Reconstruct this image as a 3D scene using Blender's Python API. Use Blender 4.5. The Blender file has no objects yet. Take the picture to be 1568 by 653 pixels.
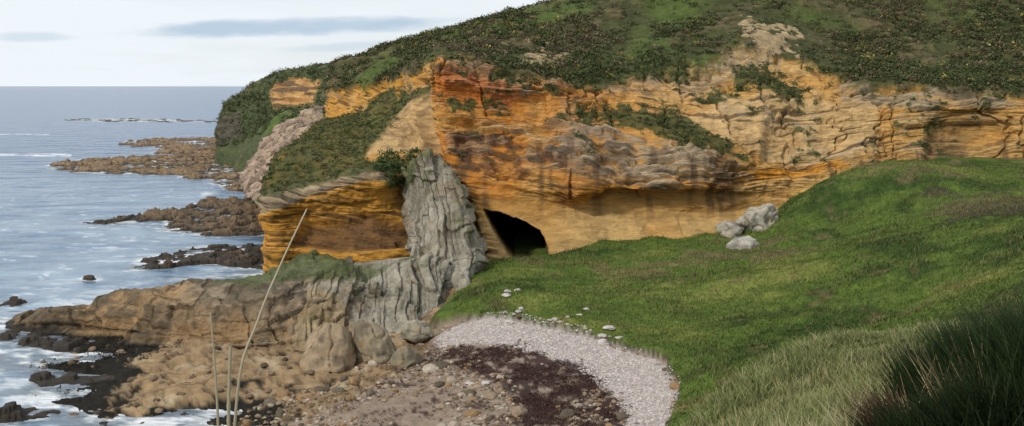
import bpy, math, numpy as np
from mathutils import Vector
rng=np.random.default_rng(7)
CAMZ=20.0; F=1500.0; CX=784.0; HY=132.0
# ---------------------------------------------------------------- helpers
def S(px,py,d):
    """image pixel (px, py) at a chosen depth d -> world metres"""
    return ((px-CX)/F*d, d, CAMZ-(py-HY)/F*d)
def G(px,py,z):
    d=(CAMZ-z)*F/(py-HY); return ((px-CX)/F*d, d, z)
def _h(ix,iy,iz):
    with np.errstate(over='ignore'):
        n=(ix.astype(np.uint32)*np.uint32(374761393)+iy.astype(np.uint32)*np.uint32(668265263)+iz.astype(np.uint32)*np.uint32(2147483647-1234567))
        n=(n^(n>>np.uint32(13)))*np.uint32(1274126177)
        n=(n^(n>>np.uint32(16)))*np.uint32(2246822519)
        n=n^(n>>np.uint32(15))
    return (n&np.uint32(0xFFFFFF)).astype(np.float32)/np.float32(0xFFFFFF)
def noise(x,y,z):
    x=np.asarray(x,dtype=np.float64)+1000.37;y=np.asarray(y,dtype=np.float64)+1000.11;z=np.asarray(z,dtype=np.float64)+1000.71
    x,y,z=np.broadcast_arrays(x,y,z)
    xi=np.floor(x).astype(np.int64);yi=np.floor(y).astype(np.int64);zi=np.floor(z).astype(np.int64)
    fx=(x-xi).astype(np.float32);fy=(y-yi).astype(np.float32);fz=(z-zi).astype(np.float32)
    fx=fx*fx*(3-2*fx);fy=fy*fy*(3-2*fy);fz=fz*fz*(3-2*fz)
    r=0
    for a in (0,1):
        for b in (0,1):
            for c in (0,1):
                w=(fx if a else 1-fx)*(fy if b else 1-fy)*(fz if c else 1-fz)
                r=r+w*_h(xi+a,yi+b,zi+c)
    return r*2-1
def fbm(x,y,z,o=4,g=0.5):
    r=0;a=1;t=0;f=1
    for i in range(o):
        r=r+a*noise(x*f+i*17.3,y*f+i*5.1,z*f-i*9.7);t+=a;a*=g;f*=2.03
    return r/t
def hsh(i,k=0):
    i=np.asarray(i).astype(np.int64);return _h(i+5000,i*0+77+k,i*0+3)*2-1
def sm(x,a,b):
    t=np.clip((x-a)/(b-a),0,1);return t*t*(3-2*t)
def sdf(x,y,poly):
    x=np.asarray(x,float);y=np.asarray(y,float)
    d=np.full(x.shape,1e18);ins=np.zeros(x.shape,bool);n=len(poly)
    for i in range(n):
        x0,y0=poly[i][:2];x1,y1=poly[(i+1)%n][:2]
        ex,ey=x1-x0,y1-y0
        t=np.clip(((x-x0)*ex+(y-y0)*ey)/(ex*ex+ey*ey+1e-12),0,1)
        d=np.minimum(d,(x-x0-t*ex)**2+(y-y0-t*ey)**2)
        c=((y0>y)!=(y1>y))
        with np.errstate(divide='ignore',invalid='ignore'):
            xi=x0+(y-y0)*ex/(ey if ey!=0 else 1e-9)
        ins^=c&(x<xi)
    d=np.sqrt(d);return np.where(ins,d,-d)
def mixc(c,col,m):
    return c*(1-m[...,None])+np.array(col)*m[...,None]
def crack(v,w): f=v-np.floor(v);return sm(np.minimum(f,1-f),w,0)
def make_mesh(name,V,Fc,col=None,mat=None,smooth=True,parent=None):
    V=np.asarray(V,dtype=np.float32).reshape(-1,3);Fc=np.asarray(Fc,dtype=np.int32);k=Fc.shape[1]
    me=bpy.data.meshes.new(name);me.vertices.add(len(V));me.vertices.foreach_set('co',V.ravel())
    me.loops.add(Fc.size);me.loops.foreach_set('vertex_index',Fc.ravel())
    me.polygons.add(len(Fc));me.polygons.foreach_set('loop_start',np.arange(0,Fc.size,k,dtype=np.int32))
    try: me.polygons.foreach_set('loop_total',np.full(len(Fc),k,dtype=np.int32))
    except Exception: pass
    me.polygons.foreach_set('use_smooth',np.full(len(Fc),smooth,dtype=bool))
    me.update(calc_edges=True)
    if col is not None:
        a=me.color_attributes.new('Col','FLOAT_COLOR','POINT')
        c=np.ones((len(V),4),dtype=np.float32);c[:,:3]=np.clip(np.asarray(col).reshape(-1,3),0.002,1);a.data.foreach_set('color',c.ravel())
    ob=bpy.data.objects.new(name,me);bpy.context.scene.collection.objects.link(ob)
    if mat: me.materials.append(mat)
    if parent: ob.parent=parent
    return ob
def gridfaces(r,c,flip=False):
    i=np.arange(r*c).reshape(r,c)
    f=np.stack([i[:-1,:-1],i[1:,:-1],i[1:,1:],i[:-1,1:]],-1).reshape(-1,4)
    return f[:,::-1] if flip else f
def cr(tab,t,ax,k=0.75):
    tab=np.moveaxis(np.asarray(tab,float),ax,0);n=len(tab)
    i=np.clip(np.floor(t).astype(int),0,n-2);f=(t-i).reshape((-1,)+(1,)*(tab.ndim-1))
    p=lambda j:tab[np.clip(j,0,n-1)]
    p0,p1,p2,p3=p(i-1),p(i),p(i+1),p(i+2)
    c=0.5*((2*p1)+(-p0+p2)*f+(2*p0-5*p1+4*p2-p3)*f*f+(-p0+3*p1-3*p2+p3)*f**3)
    l=p1*(1-f)+p2*f
    return np.moveaxis(c*k+l*(1-k),0,ax)
def sheet(table,nr,nc,wr=None,wc=None,k=0.75):
    T=np.array(table,float)
    R,C=T.shape[:2]
    def param(n,w,m):
        if w is None: return np.linspace(0,m-1,n)
        cw=np.concatenate([[0],np.cumsum(w)]);return np.interp(np.linspace(0,cw[-1],n),cw,np.arange(m))
    v=param(nr,wr,R);u=param(nc,wc,C)
    W=np.stack(S(T[...,0],T[...,1],T[...,2]),-1)
    W=cr(cr(W,v,0,k),u,1,k)
    ab=cr(cr(T[...,:2],v,0,k),u,1,k)
    U,Vv=np.meshgrid(u,v)
    return W,ab[...,0],ab[...,1],U,Vv
def normals(W,flip):
    du=np.gradient(W,axis=1);dv=np.gradient(W,axis=0)
    n=np.cross(dv,du);n/=np.linalg.norm(n,axis=-1,keepdims=True)+1e-9
    return -n if flip else n
# ---------------------------------------------------------------- materials
def mat(name,rough=0.9,nscale=3.0,amt=0.35,bump=0.3,bdist=0.1,stretch=(1,1,1),spec=0.3,fine=4.0):
    m=bpy.data.materials.new(name);m.use_nodes=True;nt=m.node_tree;N=nt.nodes;L=nt.links
    b=N['Principled BSDF'];b.inputs['Roughness'].default_value=rough;b.inputs['Specular IOR Level'].default_value=spec
    a=N.new('ShaderNodeAttribute');a.attribute_name='Col'
    tc=N.new('ShaderNodeTexCoord');mp=N.new('ShaderNodeMapping');mp.inputs['Scale'].default_value=stretch
    L.new(tc.outputs['Object'],mp.inputs['Vector'])
    n1=N.new('ShaderNodeTexNoise');n1.inputs['Scale'].default_value=nscale;n1.inputs['Detail'].default_value=6;n1.inputs['Roughness'].default_value=0.65
    L.new(mp.outputs[0],n1.inputs['Vector'])
    mr=N.new('ShaderNodeMapRange');mr.inputs['From Min'].default_value=0.3;mr.inputs['From Max'].default_value=0.7
    mr.inputs['To Min'].default_value=1-amt;mr.inputs['To Max'].default_value=1+amt;L.new(n1.outputs['Fac'],mr.inputs['Value'])
    vm=N.new('ShaderNodeVectorMath');vm.operation='SCALE';L.new(a.outputs['Color'],vm.inputs[0]);L.new(mr.outputs[0],vm.inputs['Scale'])
    L.new(vm.outputs[0],b.inputs['Base Color'])
    if bump>0:
        n2=N.new('ShaderNodeTexNoise');n2.inputs['Scale'].default_value=fine;n2.inputs['Detail'].default_value=8;n2.inputs['Roughness'].default_value=0.7
        L.new(mp.outputs[0],n2.inputs['Vector'])
        bp=N.new('ShaderNodeBump');bp.inputs['Strength'].default_value=bump;bp.inputs['Distance'].default_value=bdist
        L.new(n2.outputs['Fac'],bp.inputs['Height']);L.new(bp.outputs[0],b.inputs['Normal'])
    return m
M_cliff=mat('cliff_sandstone',0.9,0.9,0.30,0.95,0.45,(0.6,0.6,2.6),0.15,1.8)
M_fin=mat('grey_sandstone',0.9,1.0,0.35,1.0,0.45,(1.5,1.5,0.7),0.2,1.6)
M_reef=mat('reef_rock',0.75,0.8,0.4,1.0,0.5,(1,1,1.5),0.3,1.8)
M_ground=mat('ground_turf_and_beach',0.95,1.3,0.3,0.8,0.22,(1,1,1),0.1,4.0)
M_rock=mat('boulder_rock',0.9,2.0,0.3,0.8,0.15,(1,1,1),0.2,2.5)
M_leaf=mat('gorse_foliage',0.8,1.5,0.3,0,0,(1,1,1),0.15)
M_grass=mat('grass_blades',0.7,0.8,0.2,0,0,(1,1,1),0.15)
M_stone=mat('beach_stones',0.85,3.0,0.25,0,0,(1,1,1),0.25)
# ---------------------------------------------------------------- scattering builders
def ico(sub):
    import bmesh
    bm=bmesh.new();bmesh.ops.create_icosphere(bm,subdivisions=sub,radius=1)
    V=np.array([v.co[:] for v in bm.verts]);Fc=np.array([[v.index for v in f.verts] for f in bm.faces]);bm.free();return V,Fc
def stones(P,size,col,sub=1,rough=0.3,flat=0.6,colvar=0.2):
    V,Fc=ico(sub);n=len(P);m=len(V)
    ang=rng.uniform(0,6.28,n);ca,sa=np.cos(ang)[:,None],np.sin(ang)[:,None]
    sc=rng.uniform(0.7,1.3,(n,3))*np.asarray(size).reshape(-1,1);sc[:,2]*=flat
    seeds=rng.uniform(0,500,(n,1))
    nx=noise(V[None,:,0]*1.3+seeds,V[None,:,1]*1.3+seeds*0.7,V[None,:,2]*1.3)
    if sub>=3: nx=nx+0.5*noise(V[None,:,0]*3+seeds,V[None,:,1]*3,V[None,:,2]*3+seeds)
    rad=1+rough*nx
    vx=V[None,:,0]*rad*sc[:,0:1];vy=V[None,:,1]*rad*sc[:,1:2];vz=V[None,:,2]*rad*sc[:,2:3]
    W=np.stack([vx*ca-vy*sa+P[:,0:1],vx*sa+vy*ca+P[:,1:2],vz+P[:,2:3]],-1)
    c=np.repeat((np.asarray(col).reshape(-1,3)*np.ones((n,3))*(1+colvar*rng.uniform(-1,1,(n,1))))[:,None,:],m,1)
    Fa=(Fc[None]+np.arange(n)[:,None,None]*m).reshape(-1,3)
    return W.reshape(-1,3),Fa,c.reshape(-1,3)
def bushes(P,size,col,nq=36):
    n=len(P);size=np.asarray(size).reshape(-1,1)*np.ones((n,1))
    d=rng.normal(size=(n,nq,3));d/=np.linalg.norm(d,axis=-1,keepdims=True);d[...,2]=np.abs(d[...,2])
    lob=1+0.35*np.sin(3*np.arctan2(d[...,1],d[...,0])+rng.uniform(0,6,(n,1)))
    r=rng.uniform(0.45,1,(n,nq))*lob
    c=P[:,None,:]+d*(r*size)[...,None]*np.array([1,1,0.75])
    q=size*rng.uniform(0.10,0.24,(n,nq))
    a=rng.normal(size=(n,nq,3));a/=np.linalg.norm(a,axis=-1,keepdims=True)
    b=np.cross(a,d+0.3*rng.normal(size=(n,nq,3)));b/=np.linalg.norm(b,axis=-1,keepdims=True)+1e-6
    a=a*q[...,None];b=b*q[...,None]*0.7
    V=np.stack([c-a,c-b*0.8,c+a,c+b],2).reshape(-1,3)
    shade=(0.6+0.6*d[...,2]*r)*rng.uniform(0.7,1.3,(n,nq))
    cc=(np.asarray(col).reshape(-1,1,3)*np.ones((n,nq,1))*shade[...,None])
    cc=np.repeat(cc.reshape(-1,1,3),4,1).reshape(-1,3)
    Fc=np.arange(n*nq*4).reshape(-1,4)
    return V,Fc,cc
def blades(P,h,w,col,lean=0.4,seg=3,base=0.6):
    n=len(P);h=np.asarray(h)*np.ones(n);w=np.asarray(w)*np.ones(n)
    th=rng.uniform(0,6.28,n);ld=np.stack([np.cos(th),np.sin(th),0*th],-1)*(lean*rng.uniform(0.2,1,n)*h)[:,None]
    wt=rng.uniform(-0.9,0.9,n);wd=np.stack([np.cos(wt),np.sin(wt),0*wt],-1)*w[:,None]
    rows=[]
    for i in range(seg+1):
        t=i/seg;c=P+ld*(t*t)+np.array([0,0,1])*(h*(t-0.12*lean*t*t))[:,None];ww=wd*(1-t)**0.5*0.5 if i<seg else wd*0.04
        rows+= [c-ww,c+ww]
    V=np.stack(rows,1);k=2*(seg+1)
    f=np.array([[2*i,2*i+1,2*i+3,2*i+2] for i in range(seg)])
    Fc=(f[None]+np.arange(n)[:,None,None]*k).reshape(-1,4)
    c=np.repeat((np.asarray(col).reshape(-1,3)*np.ones((n,3)))[:,None,:],k,1)
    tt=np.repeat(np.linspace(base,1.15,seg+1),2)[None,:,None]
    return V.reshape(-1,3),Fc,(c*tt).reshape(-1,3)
def join(parts):
    V=[];Fs=[];C=[];o=0
    for v,f,c in parts:
        V.append(v);Fs.append(f+o);C.append(c);o+=len(v)
    return np.concatenate(V),np.concatenate(Fs),np.concatenate(C)
# ---------------------------------------------------------------- GROUND heightfield
ctl=[]
for p in [(420,640,.3),(560,645,.7),(700,640,1.0),(850,640,1.5),(1000,640,2.1),(1040,600,2.4),(990,560,2.4),(900,525,2.6),(800,505,2.7),(720,505,2.4),(680,520,1.8),(700,570,1.6),(620,580,1.2),
 (1080,575,2.9),(1000,545,2.8),(920,515,2.8),(820,490,2.9),(745,480,2.9),(730,450,3.0),
 (770,405,3.4),(800,399,3.5),(850,392,3.6),(900,375,4.4),(1000,370,4.7),(1060,367,4.9),(1150,378,5.2),(1200,332,7.2),(1250,285,10),(1310,262,11.4),(1370,250,12.2),(1450,265,11.3),(1568,264,11.2),(1700,264,11.2),
 (900,440,3.2),(1000,450,3.4),(1200,430,5),(1400,400,7.5),(1300,340,7.5),(1400,320,9),(1560,330,9.8),(1560,400,8.8),(1000,510,3.1),(1200,500,4.2),(1400,470,6),(1560,450,8.5),(1100,550,3.2),(1400,500,7),
 (150,540,.30),(250,560,.45),(350,570,.6),(450,580,.8),(200,620,.25),(350,625,.3),(450,600,.8),(300,525,.8),(550,600,.9),(80,540,.05),(60,600,-.1),(300,660,-.1),(200,660,-.3),(120,640,-.1),(100,430,-1.5),(300,425,-1.5),(0,400,-2),(0,510,-.8),(-20,600,-.8),(540,535,1.0),(640,535,1.3)]:
    ctl.append(G(*p))
for p in [(1060,653,28),(1110,610,29),(1170,570,30),(1250,540,33),(1390,525,33),(1300,590,23),(1560,510,28),(1500,600,14),(1300,650,15),(1560,650,8),(1120,358,98.5),(1150,346,99),(1185,334,99.5),(1215,312,100.5)]:
    ctl.append(S(*p))
ctl+=[(0,0,18.2),(-3,3,17.6),(0,10,15),(0,20,10),(0,30,6),(0.5,42,2.3),(-8,10,12),(-15,20,6),(-15,35,1),(-10,0,15),(-25,20,0),(10,0,18.8),(20,0,19.6),(-40,30,-1.5),(0,-8,18.8),(30,-8,21),(35,25,17),(38,42,14),(3.2,30,6.5),(3.0,38,3.5),(15,47,5.5),(9,45,3.6),(22,46,8),(0,112,3),(50,115,12),(80,115,12),(85,60,15),(-60,110,-2.5),(-60,60,-2),(-30,130,-2),
 (-15,79,.5),(-10,79,.6),(-20,85,.3),(-11,88,1.5),(-6,82,2.0),(19,104,5.2),(25,106,5.6),(10,104,4.6),(14.5,104,4.9),(3,100,3.3)]
ctl=np.array(ctl)
def tps_fit(P,reg=1.5):
    n=len(P);r2=((P[:,None,:2]-P[None,:,:2])**2).sum(-1);K=r2*np.log(r2+1e-9)*0.5+np.eye(n)*reg
    A=np.zeros((n+3,n+3));A[:n,:n]=K;Q=np.c_[np.ones(n),P[:,:2]];A[:n,n:]=Q;A[n:,:n]=Q.T
    return np.linalg.solve(A,np.r_[P[:,2],0,0,0])
TW=tps_fit(ctl)
def tps(x,y):
    sh=x.shape;x=x.ravel();y=y.ravel();o=np.empty(len(x));n=len(ctl)
    for s in range(0,len(x),60000):
        a=x[s:s+60000,None];b=y[s:s+60000,None]
        r2=(a-ctl[None,:,0])**2+(b-ctl[None,:,1])**2
        o[s:s+60000]=(r2*np.log(r2+1e-9)*0.5)@TW[:n]+TW[n]+TW[n+1]*a[:,0]+TW[n+2]*b[:,0]
    return o.reshape(sh)
def XY(poly,z=1.8): return [G(p[0],p[1],z)[:2] for p in poly]
BEACH=XY([(672,500),(760,503),(830,515),(900,530),(960,552),(1012,570),(1042,600),(1025,660),(1000,1100),(0,1100),(150,690),(350,600),(480,560),(600,530),(640,490)])
PEB=XY([(660,510),(710,502),(760,503),(830,514),(900,529),(960,551),(1013,569),(1043,600),(1028,660),(1000,800),(945,800),(958,660),(945,605),(893,572),(815,546),(730,530),(680,528)])
WEED=XY([(645,537),(700,526),(800,538),(885,560),(942,600),(958,660),(945,780),(830,800),(810,640),(780,590),(720,556)])
PLAT=XY([(20,470),(300,425),(640,400),(700,470),(660,520),(620,575),(560,600),(430,640),(300,650),(100,655),(20,560)],0.8)
def ground(x,y):
    z=tps(x,y)
    sb=sdf(x,y,BEACH)+0.5*fbm(x*.35,y*.35,0*x,3)
    sp=sdf(x,y,PLAT)+1.0*fbm(x*.3,y*.3,0*x+3,3)
    mb=sm(sb,-0.12,0.12);mp=sm(sp,-0.6,0.6)
    gr=(1-mb)*(1-mp)
    z=z-0.35*mb*sm(x,-9,-5.5)*sm(y,40,48)
    far=sm(y,38,50)
    z=z+gr*(0.25*fbm(x*.12,y*.12,0*x,3)+far*0.36*fbm(x*.4,y*.4,0*x+8,3)+0.08*fbm(x*2,y*2,0*x,2))
    z=z+gr*far*(0.9*noise(x*.06+5,y*.14,0*x)+0.4*np.abs(noise(x*.13+5,y*.3,0*x)))*sm(y,88,74)
    ph=fbm(x*.22,y*.3,0*x+2,4)
    terr=np.floor(ph*7+0.5*noise(x*.6,y*.6,0*x))/7
    terr2=np.floor(4*fbm(x*.7,y*.9,0*x+5,3))/4
    pc=np.maximum(crack(x*.34+.9*ph+.1*y,.05),crack(y*.30+.9*noise(x*.2,y*.2,0*x+9)-.1*x,.04))
    z=z+mp*(0.62*terr+0.24*terr2+0.12*ph+0.12*fbm(x*1.8,y*1.8,0*x,3)-.15*pc)
    z=z+mb*(1-mp)*(0.05*fbm(x*1.5,y*1.5,0*x,3)+0.1*fbm(x*.3,y*.3,0*x+4,2))
    return z,mb,mp,gr,pc
r=np.exp(np.linspace(math.log(3.0),math.log(165),780));t=np.linspace(-0.92,0.92,820)
TT,RR=np.meshgrid(t,r);gx=TT*RR;gy=RR-5
gz,mb,mp,gr,pcr=ground(gx,gy)
o=0*gx
g1=fbm(gx*.15,gy*.15,o+1,4);g2=fbm(gx*.8,gy*.8,o+6,4);g3=fbm(gx*3,gy*3,o,3)
def gcolor(X,Y):
    """turf colour field shared by soil and blades"""
    O=0*X;a1=fbm(X*.09,Y*.13,O+1,4);a2=fbm(X*.45,Y*.6,O+6,4)
    c=np.ones(X.shape+(3,))*np.array([0.082,0.122,0.024])
    c=mixc(c,(0.155,0.175,0.042),sm(a1+0.6*a2,-0.02,0.4));c=mixc(c,(0.034,0.060,0.014),0.9*sm(-a1+0.7*a2,0.05,0.4))
    c=mixc(c,(0.15,0.12,0.058),0.7*sm(a2+0.7*fbm(X*.07,Y*.09,O+9,3),0.20,0.5))
    c=mixc(c,(0.075,0.055,0.04),0.75*sm(1.6-np.hypot(X-40,(Y-82)*.6)*.33+2*a2,-.3,1.0))
    c=mixc(c,(0.17,0.19,0.075),0.75*sm(Y,46,34))
    return c
col=gcolor(gx,gy);col*=(1+0.35*g3)[...,None]
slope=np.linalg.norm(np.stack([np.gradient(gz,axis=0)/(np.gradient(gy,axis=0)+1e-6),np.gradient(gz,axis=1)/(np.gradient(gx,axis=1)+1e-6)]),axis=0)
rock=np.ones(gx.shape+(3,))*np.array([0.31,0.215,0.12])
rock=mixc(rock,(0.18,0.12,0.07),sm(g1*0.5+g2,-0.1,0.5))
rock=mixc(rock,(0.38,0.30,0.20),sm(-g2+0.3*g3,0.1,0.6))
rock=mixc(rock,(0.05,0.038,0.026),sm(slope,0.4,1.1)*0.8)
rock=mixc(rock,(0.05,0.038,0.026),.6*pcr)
weedy=sm(-gz+0.9*g2+0.3*g3+.6*g1+.75*sm(gx,-23,-29),-0.45,-0.13)
rock=mixc(rock,(0.020,0.018,0.014),weedy)
bc=np.ones(gx.shape+(3,))*np.array([0.28,0.215,0.165])
bc=mixc(bc,(0.18,0.135,0.105),sm(g2+0.5*g3,0.0,0.5))
bc=mixc(bc,(0.06,0.045,0.03),.8*sm(gx,-10,-14)*sm(g2+g1,-.1,.3))
wd=sm(sdf(gx,gy,WEED)+2.6*g2+1.5*g3,-0.5,0.6)
bc=mixc(bc,(0.052,0.03,0.027),0.9*sm(g2*0.9+g3+.5*g1,0.2,0.45))
bc=mixc(bc,(0.05,0.03,0.027),0.95*wd*sm(g3+0.8*g2,-0.35,-0.05))
pb=sm(sdf(gx,gy,PEB)+0.5*g2,-0.3,0.4)
bc=mixc(bc,(0.40,0.36,0.335),pb*(1-wd));bc*=(1+0.18*g3)[...,None]
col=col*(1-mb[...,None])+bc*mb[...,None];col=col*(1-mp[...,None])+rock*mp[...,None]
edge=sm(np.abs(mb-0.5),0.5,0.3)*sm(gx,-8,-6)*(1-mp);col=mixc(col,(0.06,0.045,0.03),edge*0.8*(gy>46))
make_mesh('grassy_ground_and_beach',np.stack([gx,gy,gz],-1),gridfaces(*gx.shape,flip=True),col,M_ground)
def gz_at(x,y): return ground(np.asarray(x,float),np.asarray(y,float))
# ---------------------------------------------------------------- MAIN MASSIF
cols=[
[(520,104,200),(520,100,175),(515,117,165),(505,137,160),(500,177,155),(480,202,145),(470,232,140),(460,262,138),(450,292,136),(450,365,136)],
[(530,110,190),(525,97,168),(515,115,160),(508,135,152),(500,185,140),(425,245,113),(402,308,97),(404,345,96),(408,385,95),(410,445,96)],
[(560,104,190),(545,90,167),(535,110,155),(530,138,146),(528,182,136),(465,232,112),(465,289,95),(468,335,95),(465,388,93.5),(460,445,93)],
[(595,92,190),(580,78,165),(570,102,150),(570,133,138),(568,170,130),(525,222,110),(535,270,93.5),(535,325,94.5),(535,396,92),(535,440,91)],
[(640,78,190),(620,65,162),(615,92,145),(612,125,128),(610,155,122),(585,205,106),(600,266,95),(600,325,95),(610,392,92),(610,440,91)],
[(680,64,190),(665,52,160),(655,80,135),(645,110,116),(638,145,112),(638,188,108),(652,235,103),(690,290,100),(724,370,98),(724,440,97)],
[(720,54,190),(700,42,158),(690,70,132),(658,97,107),(664,140,106),(669,190,104),(688,235,102),(714,285,99),(748,387,95.5),(748,450,93)],
[(760,40,190),(740,28,156),(725,62,130),(700,96,108),(706,150,106),(712,200,104),(722,245,101.5),(738,295,98.5),(775,392,95),(775,450,93)],
[(810,30,190),(790,17,154),(780,58,130),(780,106,110),(780,165,107),(780,212,104),(785,262,99.5),(790,310,98),(800,392,94.5),(800,450,92)],
[(870,15,190),(860,3,152),(850,55,132),(850,118,112),(850,170,108),(850,220,103.5),(850,275,98),(850,318,99),(850,388,95),(850,440,94)],
[(940,0,190),(930,-12,152),(930,50,133),(930,125,114),(930,180,109),(930,232,102.5),(930,285,98),(930,322,100),(930,372,97),(930,430,96)],
[(1000,-12,190),(1000,-25,155),(1000,40,135),(1000,110,118),(1000,170,110),(1000,240,102),(1000,290,99),(1000,325,100.5),(1000,368,97.5),(1000,430,96)],
[(1080,-20,195),(1080,-35,155),(1080,30,137),(1080,90,122),(1080,160,112),(1080,245,102),(1080,285,100),(1080,325,101.5),(1080,368,98.5),(1080,430,97)],
[(1160,-30,195),(1160,-45,158),(1160,20,140),(1160,62,127),(1160,150,113),(1160,240,104),(1160,275,103),(1160,320,103),(1160,370,100),(1160,430,98)],
[(1240,-35,195),(1240,-50,158),(1240,20,142),(1240,85,126),(1240,150,114),(1240,225,108),(1240,255,106),(1240,285,104.5),(1240,330,102),(1240,400,100)],
[(1320,-35,195),(1320,-50,158),(1320,30,140),(1320,108,122),(1320,160,113),(1320,205,110.5),(1320,235,108.5),(1320,265,106.5),(1320,310,104),(1320,400,102)],
[(1400,-35,195),(1400,-50,158),(1400,40,138),(1400,122,119),(1400,160,112.5),(1400,200,111.5),(1400,230,110),(1400,258,108.5),(1400,310,106),(1400,400,104)],
[(1480,-35,195),(1480,-50,158),(1480,45,137),(1480,132,116),(1480,160,112),(1480,200,112),(1480,235,110.5),(1480,262,109),(1480,315,107),(1480,400,105)],
[(1568,-35,195),(1568,-50,158),(1568,50,135),(1568,132,114),(1568,160,110),(1568,200,109.5),(1568,235,109),(1568,265,108),(1568,315,106),(1568,400,105)],
[(1700,-35,195),(1700,-50,158),(1700,50,135),(1700,132,114),(1700,160,110),(1700,200,110),(1700,235,109),(1700,265,108),(1700,315,106),(1700,400,105)],
[(1950,-35,195),(1950,-50,158),(1950,50,135),(1950,132,114),(1950,160,110),(1950,200,110),(1950,235,109),(1950,265,108),(1950,315,106),(1950,400,105)]]
tab=np.transpose(np.array(cols,float),(1,0,2))
W,a,b,U,V=sheet(tab,640,1150,wr=[1,3,4,6,5,6,5,5,2.5],wc=[1,4,5,5,4,3,3.5,5,5,5.5,5,5.5,5.5,5.5,5.5,5.5,5.5,6,3,2])
Nn=normals(W,False)
if Nn[300,600,1]>0: Nn=-Nn
x,y,z=W[...,0],W[...,1],W[...,2]
wob=fbm(x*.035,y*.035,z*.035,2)
s=z+0.10*np.minimum(x,22)-0.04*np.maximum(x-22,0)+0.7*wob
L1=noise(x*.05,y*.05,s*0.8);L2=noise(x*.09+9,y*.09,s*2.0);L3=noise(x*.3,y*.3,s*4.6);L4=noise(x*.6,y*.6,s*10.)
lay_i=np.floor(s*1.6+0.3*L1);lay_j=np.floor(s*3.4+.2*L2)
B1=np.clip(noise(x*.55+hsh(lay_i)*40,lay_i*7.3,y*.2)*4,-1,1);B2=np.clip(noise(x*1.1+hsh(lay_j)*40,lay_j*5.3,y*.3)*4,-1,1)
iso=fbm(x*.25,y*.25,z*.25,5);isof=fbm(x*1.2,y*1.2,z*1.2,3)
hillm=sm(V+0.45*fbm(x*.16,y*.16,z*.16,4)+.15*isof,3.2+.18*sm(a,1000,1250),2.98+.18*sm(a,1000,1250))
green=sm(sdf(a,b,[(385,308),(395,270),(430,242),(500,190),(560,158),(650,132),(600,188),(560,238),(612,262),(560,266),(470,288)])+16*iso+6*isof,-3,4)
sand=sm(sdf(a,b,[(600,150),(655,118),(668,200),(660,238),(550,242),(590,190)])+20*iso+8*isof,-3,5)
led=sm(sdf(a,b,[(670,180),(800,190),(900,195),(1000,215),(1100,235),(1150,248),(1165,275),(1000,290),(900,276),(800,256),(690,240)])+10*iso,-10,10)
rimr=sm(sdf(a,b,[(1280,110),(1400,128),(1700,130),(1700,165),(1400,165),(1290,150)])+10*iso,-6,6)
riml=sm(sdf(a,b,[(655,92),(800,105),(1000,95),(1120,80),(1200,50),(1240,80),(1200,120),(1080,135),(1000,150),(900,150),(780,150),(690,130)])+12*iso,-6,8)
cap=sm(sdf(a,b,[(395,300),(470,282),(560,258),(605,262),(600,278),(560,276),(470,302),(400,326)])+3*iso,-2,2)*(U<4.5)
low=sm(b,285,320)*sm(U,6,7)
pale=sm(sdf(a,b,[(1040,180),(1100,150),(1180,140),(1350,150),(1360,225),(1240,245),(1180,235),(1100,215)])+18*iso,-8,8)
rock_=(1-hillm)*(1-0.85*green)*(1-0.6*sand)*sm(V,8.9,8.2)
am=(0.24+0.42*led+0.42*rimr+0.28*riml+0.4*cap-0.16*low-.14*pale)*rock_
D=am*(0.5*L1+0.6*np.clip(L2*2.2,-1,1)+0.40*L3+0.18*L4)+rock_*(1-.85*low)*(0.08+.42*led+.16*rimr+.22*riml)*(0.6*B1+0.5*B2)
D=D+(1-hillm)*(0.9*iso*(1-0.65*low)+0.28*isof*(1-0.7*low))
D=D+hillm*(1.6*fbm(x*.05,y*.05,z*0,3)+0.9*iso+0.3*isof)+green*0.5*iso
but=noise(x*.13+3,y*.05,z*.03);but2=np.abs(noise(x*.3+1.5*iso,y*.1,z*.08));D=D+(1-hillm)*(1-low*0.7)*(0.9*but-.6*sm(but2,.15,0)*(1-led))*(U>6)
hol=sm(sdf(a,b,[(1430,190),(1470,165),(1530,170),(1545,240),(1480,262),(1420,245)])+8*iso,-12,14);D=D-1.1*hol
hol3=sm(sdf(a,b,[(1180,180),(1230,150),(1280,165),(1300,220),(1240,250),(1170,240)])+8*iso,-12,14);D=D-1.2*hol3
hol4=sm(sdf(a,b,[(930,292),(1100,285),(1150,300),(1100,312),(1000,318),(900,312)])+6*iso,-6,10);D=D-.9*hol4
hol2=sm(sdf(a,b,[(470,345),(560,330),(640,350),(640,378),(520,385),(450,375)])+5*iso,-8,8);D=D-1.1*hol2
gul=np.exp(-((a-(648+np.maximum(b-190,0)*0.45))/7.0)**2)*(b>120)*(b<330);D=D-1.6*gul
W2=W+Nn*D[...,None]
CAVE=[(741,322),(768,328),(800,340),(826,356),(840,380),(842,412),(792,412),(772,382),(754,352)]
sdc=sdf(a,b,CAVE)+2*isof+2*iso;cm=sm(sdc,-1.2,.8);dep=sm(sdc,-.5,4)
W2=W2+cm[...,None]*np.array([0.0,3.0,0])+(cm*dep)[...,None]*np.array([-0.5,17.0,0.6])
c=np.ones(x.shape+(3,))*np.array([0.53,0.295,0.09])
lay=0.4*L2+0.4*L3+.3*L4
c=mixc(c,(0.54,0.35,0.145),sm(L1+0.6*iso,-0.2,0.6))
c=mixc(c,(0.53,0.195,0.025),0.88*sm(a,1150,760)*sm(iso+0.6*lay,-0.5,0.2)*sm(b,335,285)*sm(a,640,670))
c=mixc(c,(0.54,0.26,0.035),0.88*(a<650)*sm(iso,-.5,.1))
c=mixc(c,(0.55,0.37,0.155),0.75*sm(b,300,345)*sm(iso,-0.5,0.2)*sm(a,780,900))
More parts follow.
